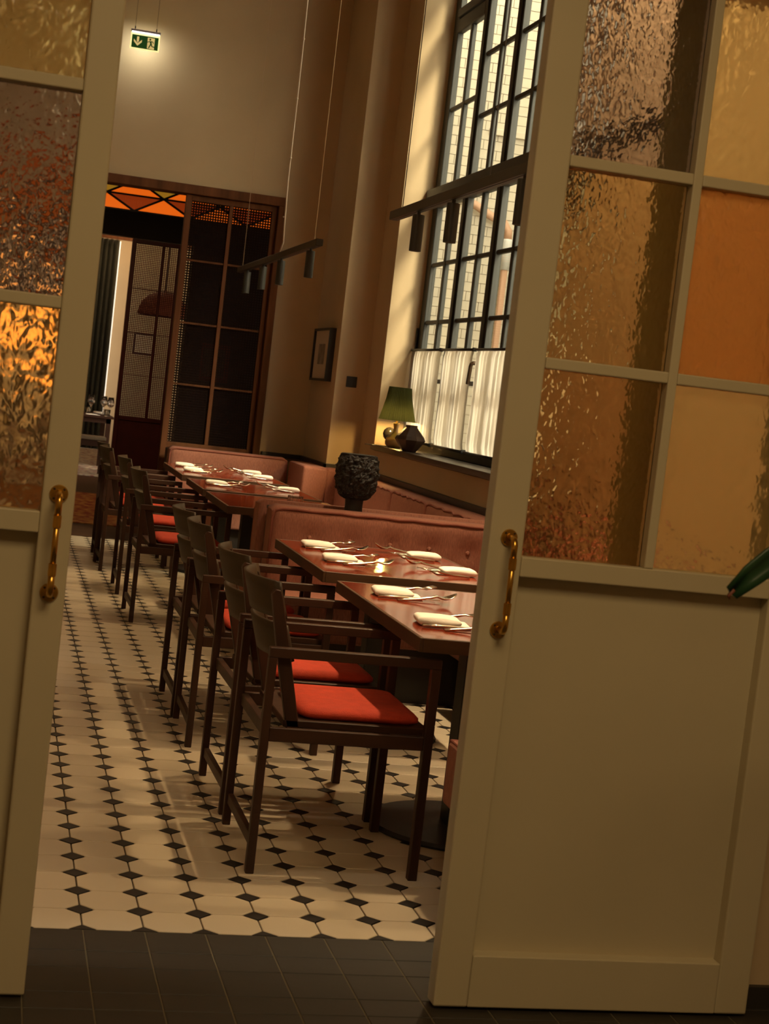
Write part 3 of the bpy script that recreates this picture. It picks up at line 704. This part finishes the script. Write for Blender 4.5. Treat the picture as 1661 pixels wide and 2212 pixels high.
# ------------------------------------------------------------------ benches
def back_cushion(parent, L, z0, z1, th, buttons=(), name='back_cushion', face='y', nseg=None, wav=0):
    """cushion in local coords: length along u (0..L), front at v=0 going back to v=th. face 'y': u=x, v=y ; face 'x': u=y, v=x"""
    nu = max(12, int(L*5)); nz = 14; H = z1-z0; r = .22
    def cv(u, v, z): return (u, v, z) if face == 'y' else (v, u, z)
    rows_ = []
    def front(u, z):
        e = 0
        for bu, bz in buttons: e += .10*math.exp(-((u-bu)**2+(z-bz)**2*1.2)/.10)
        puff = .10*(1-(2*(z-z0)/H-1)**2)*(1-abs(2*u/L-1)**6)
        return -puff+e
    for k in range(nz+1):
        z = z0+H*k/nz; row = []
        zz = min(max(z, z0), z1)
        for i in range(nu+1):
            u = L*i/nu; rr = 0
            du = min(u, L-u); dz = z1-z
            cu = r*(1-math.sqrt(max(0, 1-(1-min(du/r, 1))**2))); cz = r*(1-math.sqrt(max(0, 1-(1-min(dz/r, 1))**2)))
            row.append(cv(u, front(u, z)+max(cu, cz)*.5, zz - (cu*.6 if k == nz else 0)))
        rows_.append(row)
    for f in (.5, 1.0):
        rows_.append([cv(L*i/nu, th*f, z1+.02-(r*(1-math.sqrt(max(0, 1-(1-min(min(L*i/nu, L-L*i/nu)/r, 1))**2))))*.6) for i in range(nu+1)])
    rows_.append([cv(L*i/nu, th, z0) for i in range(nu+1)])
    m = MB().loft(rows_, caps=False, closed=False)
    n = nu+1; R_ = len(rows_); base = 0
    m.f.append(tuple(k*n for k in range(R_))); m.f.append(tuple(k*n+nu for k in range(R_-1, -1, -1)))
    o = m.build(name, 'rose', parent, smooth=True)
    for p in o.data.polygons:
        if len(p.vertices) > 4: p.use_smooth = False
    # piping along the front edge
    w_ = lambda u: .025*sin(u*2.2)*wav
    pth = [cv(.03, .10, z0+.05), cv(.03, .05, z1-.35), cv(.10, .04, z1-.13), cv(.32, .03, z1-.06)] + [cv(.32+(L-.64)*i/16, .02+w_(i*1.7), z1-.055+w_(i)) for i in range(1, 16)] + [cv(L-.32, .03, z1-.06), cv(L-.10, .04, z1-.13), cv(L-.03, .05, z1-.35), cv(L-.03, .10, z0+.05)]
    MB().tube(pth, .045, 6).build('piping', 'rose_pipe', parent, smooth=True)
    for bu, bz in buttons:
        p = cv(bu, front(bu, bz)-.01, bz)
        b = MB(); rings = []
        for rr, d in ((.0, -.06), (.045, -.055), (.07, -.03), (.08, .01), (.065, .04)):
            rings.append([cv(p[0 if face == 'y' else 1]+rr*cos(2*pi*i/12), p[1 if face == 'y' else 0]+d, p[2]+rr*sin(2*pi*i/12)) for i in range(12)])
        b.loft(rings).build('button', 'rose', parent, smooth=True)
def seat(parent, x0, x1, y0, y1, z0=1.68, z1=2.9):
    MB().box(x0, x1, y0, y1, z0, z1).build('seat_cushion', 'rose', parent, bevel=.12, seg=4)
    q = .05
    MB().tube([(x0+q, y0+q, z1-.03), (x1-q, y0+q, z1-.03), (x1-q, y1-q, z1-.03), (x0+q, y1-q, z1-.03), (x0+q, y0+q, z1-.03)], .045, 6).build('piping', 'rose_pipe', parent)
    MB().box(x0+.5, x1-.1, y0+.45, y1-.1, 0, z0).build('plinth', 'trim', parent)
# booth 1 far end, facing the doors
b = thing('banquette_bench', 'rose fabric bench with buttoned back facing the doors, behind second table', 'bench', (6.35, 22.62, 0))
back_cushion(b, 8.1, 2.85, 5.38, .95, [(1.25, 4.5), (2.54, 4.5), (3.84, 4.5), (5.12, 4.5), (6.4, 4.48)], wav=.6)
seat(b, 0, 8.1, -2.9, .3)
# divider panel
dv = thing('divider_panel', 'black divider panel between the two rows of benches', 'panel', (6.55, 23.62, 0))
MB().box(0, 7.9, 0, 1.25, 0, 5.12).build('panel', 'trim', dv, bevel=.03)
MB().box(-.02, 7.9, -.01, 1.26, 5.12, 5.24).build('cap', 'trim', dv, bevel=.03)
# booth 2 near end, facing away
b = thing('banquette_bench', 'rose fabric bench behind the divider, turned to the far tables', 'bench', (14.45, 25.9, 0), pi)
back_cushion(b, 8.15, 2.85, 5.36, .95, [(1.6, 4.3), (4.1, 4.3), (6.6, 4.3)])
seat(b, 0, 8.1, -2.9, .3)
# booth 2 far end
b = thing('banquette_bench', 'rose fabric bench against the far wall below lattice screen', 'bench', (6.5, 56.5, 0))
back_cushion(b, 6.15, 2.85, 5.36, 1.0, [(1.3, 4.3), (3.2, 4.3), (5.0, 4.3)])
MB().box(.1, 6.0, 1.05, 3.2, 0, 5.15).build('back_panel', 'trim', b)
seat(b, 0, 6.15, -2.9, .3)
# booth 2 wall side
b = thing('banquette_bench', 'long rose fabric bench under the window sill', 'bench', (14.45, 26.4, 0))
for ya, yb in ((0, 8.4), (8.45, 14.3), (14.35, 20.2), (20.25, 26.1)):
    h = thing('back_section', None, None, (0, ya, 0)); h.parent = b
    back_cushion(h, yb-ya, 2.85, 5.20, 1.0, face='x', wav=1.4)
MB().box(-2.9, .3, 3.0, 27, 1.68, 2.9).build('seat_cushion', 'rose', b, bevel=.12, seg=4)
MB().box(-2.5, .3, 3.0, 27, 0, 1.68).build('plinth', 'trim', b)
h = thing('corner_section', None, None, (-1.75, 25.95, 0)); h.parent = b
MB().box(0, 1.28, 0, 4.2, 2.85, 5.30).build('corner_cushion', 'rose', h, bevel=.16, seg=4)
MB().box(1.2, 1.85, 0, 1.0, 2.85, 5.30).build('corner_cushion', 'rose', h, bevel=.16, seg=4)
MB().tube([(.06, 4.1, 5.22), (.06, .06, 5.22), (1.8, .06, 5.22)], .045, 6).build('piping', 'rose_pipe', h)
# booth 1 wall side and near end (mostly hidden by the door)
b = thing('banquette_bench', 'rose fabric bench along the wall beside the first table', 'bench', (14.45, 2.0, 0))
for ya, yb in ((0, 8.7), (8.8, 17.5)):
    h = thing('back_section', None, None, (0, ya, 0)); h.parent = b
    back_cushion(h, yb-ya, 2.85, 5.20, 1.0, face='x', wav=1)
MB().box(-2.9, .3, .2, 17.5, 1.68, 2.9).build('seat_cushion', 'rose', b, bevel=.12, seg=4)
MB().box(-2.5, .3, .2, 17.5, 0, 1.68).build('plinth', 'trim', b)
b = thing('banquette_bench', 'rose fabric bench end peeping out beside the right sliding door', 'bench', (14.7, -.95, 0), pi)
seat(b, 0, 8.1, -2.8, .25)
# sculptural vase on the divider
vs = thing('sculptural_vase', 'black rough stone head-shaped vase on the bench divider', 'vase', (9.22, 24.15, 5.24))
MB().lathe([(0, 0), (.30, 0), (.285, .3), (.30, .62), (0, .62)], n=24).build('neck', 'black', vs, smooth=False)
prof = [(0, .50), (.38, .50), (.49, .57), (.60, .72), (.66, .95), (.69, 1.25), (.67, 1.55), (.615, 1.80), (.56, 1.95), (0, 1.965)]
me = []
import mathutils.noise as mn
for ring_i in range(64):
    f = ring_i/63*(len(prof)-1); k = min(int(f), len(prof)-2); tt = f-k
    me.append((prof[k][0]*(1-tt)+prof[k+1][0]*tt, prof[k][1]*(1-tt)+prof[k+1][1]*tt))
rings = []
for r_, z_ in me:
    ring = []
    for i in range(120):
        a = 2*pi*i/120; sq = 1/max(abs(cos(a)), abs(sin(a)))**.12
        px, py = r_*sq*cos(a), r_*sq*sin(a)
        rg = mn.fractal(Vector((px*6.5, py*6.5, z_*6.5)), .7, 2.2, 5)
        rd = abs(mn.noise(Vector((px*3, py*3, z_*5))))
        k = 1+(.11*rg-.06*rd)*(1 if r_ > .25 else .3) if z_ < 1.93 else 1
        ring.append((px*k, py*k, z_))
    rings.append(ring)
MB().loft(rings).build('rough_body', 'stone', vs)

# ------------------------------------------------------------------ track lights
def track(x, y0, y1, z, spots, wires, label, cable=None, power=48, wm='wire'):
    t = thing('track_light', label, 'light', (x, (y0+y1)/2, z))
    c = (y0+y1)/2
    MB().box(-.13, .13, y0-c, y1-c, -.13, .12).build('track_bar', 'track', t, bevel=.02)
    MB().box(-.05, .05, y0-c+.1, y1-c-.1, -.14, -.128).build('track_slot', 'black', t)
    for y in spots:
        sp = MB().lathe([(.0, 0), (.16, 0), (.165, -.02), (.165, -.98), (.145, -.985), (.135, -.93), (0, -.93)], n=20).build('spot_head', 'spot', t, (0, y-c, -.22), smooth=False)
        MB().lathe([(.05, 0), (.05, .14)], n=8).build('spot_stem', 'black', sp, (0, 0, -.05))
        MB().lathe([(0, 0), (.13, 0), (.13, -.01), (0, -.01)], n=16).build('spot_lens', 'lens', sp, (0, 0, -.94))
        l = light('spot_beam', 'SPOT', (0, y-c, -1.22), power, (1, .70, .36), .13, (0, 0, 0), 96, .75); l.parent = t
    for y in wires: MB().tube([(0, y-c, .12), (0, y-c, ZC-z)], .014, 5).build('suspension_wire', wm, t)
    if cable is not None:
        pts = [(0.05, cable-c, .15), (.10, cable-c-.35, .6), (.04, cable-c-.5, 1.4), (.0, cable-c-.45, 3.0)] + [(0.02*sin(k), cable-c-.4+.05*sin(k*1.3), 3+(ZC-z-3)*k/8) for k in range(1, 9)]
        MB().tube(pts, .032, 6).build('power_cable', 'cable', t, smooth=True)
        for k in range(5): MB().lathe([(.05, -.03), (.06, 0), (.05, .03)], n=8).build('cable_clip', 'cable', t, (.0, cable-c-.44, 1.6+k*2.4))
    return t
M['spot'] = pm('spot_grey', (.026, .027, .025), .45)
track(8.4, 31.0, 51.5, 14.33, [48.7, 43.95, 39.15, 32.6], [50.6, 32.1], 'black track light with four spots over the far tables', cable=40.2)
track(8.4, -1.0, 19.5, 14.33, [16.45, 12.9, 7.1, 3.6], [18.5, 9.9], 'black track light with cylinder spots near the window transom', wm='wire_dark')
for k, (x, y, lab) in enumerate(((13.3, 7.0, 'added unseen downlight brightening the wall near the sliding doors'), (13.3, 18.5, 'added unseen downlight brightening the wall between doors and window'))):  # unseen downlights added to brighten the wall behind the door glass
    t = thing('added_downlight', lab, 'light', (x, y, ZC))
    MB().lathe([(0, -.3), (.42, -.3), (.5, -.28), (.5, 0), (0, 0)], n=24).build('housing', 'black', t)
    MB().lathe([(0, -.31), (.36, -.31), (.36, -.3), (0, -.3)], n=20).build('lens', 'lens', t)
    l = light('wall_fill_beam', 'SPOT', (0, 0, -.45), 620, (1, .74, .42), .3, (0, R(-9), 0), 62, .9); l.parent = t
# ------------------------------------------------------------------ exit sign
es = thing('exit_sign', 'lit green emergency exit sign with arrow and running figure', 'sign', (3.28, 58.6, 25.2))
MB().box(-.745, .745, -.10, .10, .84, .97).build('housing', 'alu', es, bevel=.02)
MB().box(-.70, .70, -.11, -.09, .80, .86).build('light_strip', 'sign_white', es)
MB().box(-.735, .735, -.02, .02, 0.0, .84).build('lit_plate', 'sign_edge', es)
MB().box(-.67, .67, -.035, -.021, .055, .70).build('green_panel', 'sign_green', es)
ar = MB()
def flat(poly, y0=-.05, y1=-.036): return [[(u, y0, v) for u, v in poly], [(u, y1, v) for u, v in poly]]
ar.loft(flat([(-.42, .62), (-.31, .62), (-.31, .40), (-.365, .30), (-.42, .40)]))
ar.loft(flat([(-.365, .155), (-.16, .36), (-.16, .48), (-.365, .285)])).loft(flat([(-.365, .155), (-.365, .285), (-.57, .48), (-.57, .36)]))
ar.build('arrow', 'sign_pale', es)
MB().loft(flat([(.12, .64), (.48, .64), (.48, .07), (.12, .10)])).build('doorway_symbol', 'sign_pale', es)
rm = MB(); y0, y1 = -.064, -.051
def seg(p, q, w): rm.beam((p[0], (y0+y1)/2, p[1]), (q[0], (y0+y1)/2, q[1]), w, .013)
rm.loft([[(.25+.05*cos(2*pi*i/12), y, .555+.05*sin(2*pi*i/12)) for i in range(12)] for y in (y0, y1)])
seg((.27, .47), (.31, .33), .085); seg((.26, .47), (.12, .41), .035); seg((.30, .47), (.39, .45), .04); seg((.39, .45), (.43, .37), .035)
seg((.30, .34), (.20, .12), .055); seg((.31, .34), (.36, .22), .055); seg((.36, .22), (.52, .20), .045)
rm.build('running_figure', 'sign_green', es)
for x in (-.55, .53):
    MB().lathe([(.03, .97), (.03, 1.10), (.015, 1.14)], (x, 0, 0), 8).build('wire_grip', 'black', es)
    MB().tube([(x, 0, 1.1), (x, 0, ZC-25.2)], .01, 5).build('suspension_wire', 'wire_dark', es)
light('exit_sign_glow', 'AREA', (3.28, 58.78, 26.0), 1.1, (1.0, 1.0, .88), 1.3, (R(38), 0, 0), sizey=.1)
# ------------------------------------------------------------------ picture and switch on the pilaster
pc = thing('framed_picture', 'small black framed picture on the narrow wall beside lattice screen', 'picture', (14.05, 56.8, 10.92))
for a in ((-2.15, 2.15, 1.24, 1.36), (-2.15, 2.15, -1.36, -1.24)): MB().box(-.34, 0, a[0], a[1], a[2], a[3]).build('frame_rail', 'black', pc)
for a in ((-2.15, -2.03), (2.03, 2.15)): MB().box(-.34, 0, a[0], a[1], -1.24, 1.24).build('frame_rail', 'black', pc)
MB().box(-.22, -.02, -2.03, 2.03, -1.24, 1.24).build('mat_board', 'paper', pc)
MB().box(-.23, -.215, -.75, .95, -.50, .55).build('print', 'print', pc)
sw = thing('light_switch', 'square black wall switch on the pilaster above bench', 'switch', (14.87, 53.5, 9.67))
MB().box(-.27, .27, -.05, 0, -.27, .27).build('plate', 'black', sw, bevel=.015); MB().box(-.17, .17, -.065, -.05, -.2, .2).build('rocker', 'black', sw, bevel=.01)
# ------------------------------------------------------------------ table lamp and clay vase on the sill
SZ = WZ0+.28
tl = thing('table_lamp', 'table lamp with green pleated shade on the window sill', 'lamp', (15.98, 47.5, SZ))
MB().lathe([(0, 0), (.28, 0), (.34, .04), (.44, .16), (.46, .30), (.40, .46), (.24, .60), (.13, .75), (.11, .95), (.15, 1.12), (.16, 1.18), (0, 1.18)], n=28).build('base', 'lamp_base', tl, smooth=True)
MB().lathe([(.05, 1.18), (.05, 1.35)], n=10).build('socket', 'brass', tl)
sh = MB(); n = 96
rings = [[(rr*(1+.018*(1 if i % 2 else -1))*cos(2*pi*i/n), rr*(1+.018*(1 if i % 2 else -1))*sin(2*pi*i/n), z) for i in range(n)] for rr, z in ((.86, 1.30), (.74, 1.75), (.61, 2.3), (.53, 2.86))]
sh.loft(rings, caps=False).build('shade', 'shade', tl)
MB().lathe([(0, 1.5), (.12, 1.55), (.15, 1.7), (.1, 1.85), (0, 1.9)], n=12).build('bulb', 'bulb', tl, smooth=True)
light('lamp_bulb_light', 'POINT', (15.98, 47.5, SZ+1.43), 24, (1, .60, .18), .1)
MB().tube([(-.45, .1, .03), (-.75, .5, .03), (-.95, .4, .03), (-1.2, .9, .03), (-.6, 1.0, .03)], .02, 6).build('cord', 'black', tl)
kn = thing('black_sphere_ornament', 'small glossy black ball ornament behind the table lamp', 'ornament', (15.9, 48.4, SZ))  # unlit black ball ornament on a stand
MB().lathe([(0, .28), (.15, .32), (.27, .45), (.31, .62), (.27, .79), (.15, .91), (0, .95)], n=20).build('ball', 'dark_glass', kn, smooth=True)
MB().lathe([(0, 0), (.2, 0), (.2, .04), (.04, .06), (.04, .3), (0, .3)], n=14).build('stand', 'black', kn)
tr = tag(MB().box(-.35, .35, -.5, .5, 0, .05).build('small_tray', 'black', None, (15.95, 50.6-.9, SZ), bevel=.02), None, None)
bpy.data.objects.remove(tr)
vz = tag(MB().lathe([(0, 0), (.30, 0), (.36, .05), (.68, .47), (.72, .53), (.64, .69), (.36, 1.0), (.28, 1.10), (.28, 1.2), (.23, 1.2), (.23, 1.1), (0, 1.05)], n=9).build('clay_vase', 'vase', None, (16.1, 45.0, SZ)), 'dark faceted clay vase beside the green lamp on sill', 'vase')

# ------------------------------------------------------------------ far table with glasses
ft = thing('dining_table', 'dark table with glasses in the back room by the drape', 'table', (4.2, 116, .06))
MB().box(-3.6, 3.2, -2.6, 5.5, 4.5, 4.7).build('table_top', 'dull_wood', ft, bevel=.02)
for x in (-3.2, 2.8):
    for y in (-2.2, 5): MB().box(x-.2, x+.2, y-.2, y+.2, 0, 4.5).build('leg', 'dull_wood', ft)
MB().box(-3.4, 3.0, -2.4, 5.2, 4.1, 4.5).build('apron', 'dull_wood', ft)
def wine(x, y, lab, s=1.0):
    g = MB().lathe([(0, 0), (.26, 0), (.26, .02), (.04, .05), (.035, .62), (.10, .70), (.30, .92), (.33, 1.05), (.235, 1.6), (.225, 1.6), (.315, 1.05), (.28, .93), (0, .73)], n=20).build('wine_glass', 'clear', None, (x, y, 4.765), smooth=True)
    tag(g, lab, 'glass', 'glasses on the far table')
wine(5.62, 118, 'stemmed wine glass before the dark drape, left of the others'); wine(6.75, 118.4, 'stemmed wine glass before the bright drape edge'); wine(7.15, 115.6, 'stemmed wine glass nearest the red lattice screen')
def tumbler(x, y, lab):
    g = MB().lathe([(0, 0), (.25, 0), (.29, .58), (.27, .58), (.235, .08), (0, .08)], n=20).build('tumbler', 'clear', None, (x, y, 4.765), smooth=True)
    tag(g, lab, 'glass', 'glasses on the far table')
tumbler(5.35, 115.9, 'short tumbler left on the far table before the wine glass'); tumbler(6.82, 113.9, 'short tumbler at the front edge of far table')
nb = place('napkin', (6.5, 119.2, 4.77), .3, 'rolled white napkin between the glasses on far table', 'folded napkins on the tables')
nb = place('napkin', (5.6, 113.9, 4.77), .1, 'flat white napkin on the front edge of far table', 'folded napkins on the tables')
nb.scale = (1.1, 1, .4)
bn = thing('stool', 'low bench seat before the far table in the back room', 'bench', (5.0, 109.2, .06))
MB().box(-1.6, 1.6, -1.1, 1.1, 2.85, 3.15).build('seat', 'tan_seat', bn, bevel=.06)
MB().box(-1.5, 1.5, -1.0, 1.0, 2.35, 2.85).build('seat_frame', 'dull_wood', bn)
for x in (-1.4, 1.4):
    for y in (-.9, .9): MB().box(x-.13, x+.13, y-.13, y+.13, 0, 2.35).build('leg', 'dull_wood', bn)

# ------------------------------------------------------------------ plant at the right edge
pt = thing('potted_plant', 'potted plant whose dark green leaf hangs before the right door', 'plant', (10.6, -9.2, 0))
MB().lathe([(0, 0), (.9, 0), (1.2, 2.2), (1.25, 2.3), (1.05, 2.3), (1.0, 2.0), (0, 2.0)], n=28).build('pot', 'terracotta', pt, smooth=False)
MB().tube([(0, 0, 1.9), (-.05, 0, 4.5), (-.4, 0, 7.0), (-.9, .05, 8.3)], [.12, .1, .08, .05], 8).build('stem', 'leaf_tip', pt, smooth=True)
def leaf(p0, p1, p2, wd, parent):
    rows_ = []; P0, P1, P2 = Vector(p0), Vector(p1), Vector(p2)
    for k in range(13):
        f = k/12; p = P0*(1-f)**2+P1*2*f*(1-f)+P2*f*f
        d = ((P1-P0)*(1-f)+(P2-P1)*f).normalized(); sd = d.cross(Vector((0, 1, 0))).normalized()
        wv = wd*min(1, (sin(pi*min(.97, f*.6+.2))**.6))
        if k == 12: wv *= .75
        rows_.append([p-sd*wv+Vector((0, -.03, 0)), p-sd*wv*.5, p+Vector((0, .04, 0)), p+sd*wv*.5, p+sd*wv+Vector((0, -.03, 0))])
    o = MB().loft(rows_, caps=False, closed=False).build('leaf', 'leaf', parent, smooth=True)
    md = o.modifiers.new('sol', 'SOLIDIFY'); md.thickness = .006
leaf((-.9, .05, 8.2), (-2.6, .1, 8.75), (-3.94, .2, 7.24), .19, pt)
for a in (40, 110, 200, 300): leaf((-.85, .05, 8.2), (-.8+1.2*abs(cos(R(a))), .8*sin(R(a)), 9.3), (-.4+2.0*abs(cos(R(a))), 1.6*sin(R(a)), 8.4), .16, pt)
MB().tube([(-3.9, .2, 7.28), (-3.96, .2, 7.2), (-3.94, .2, 7.16)], [.03, .025, .01], 6).build('leaf_stub', 'leaf_tip', pt, smooth=True)
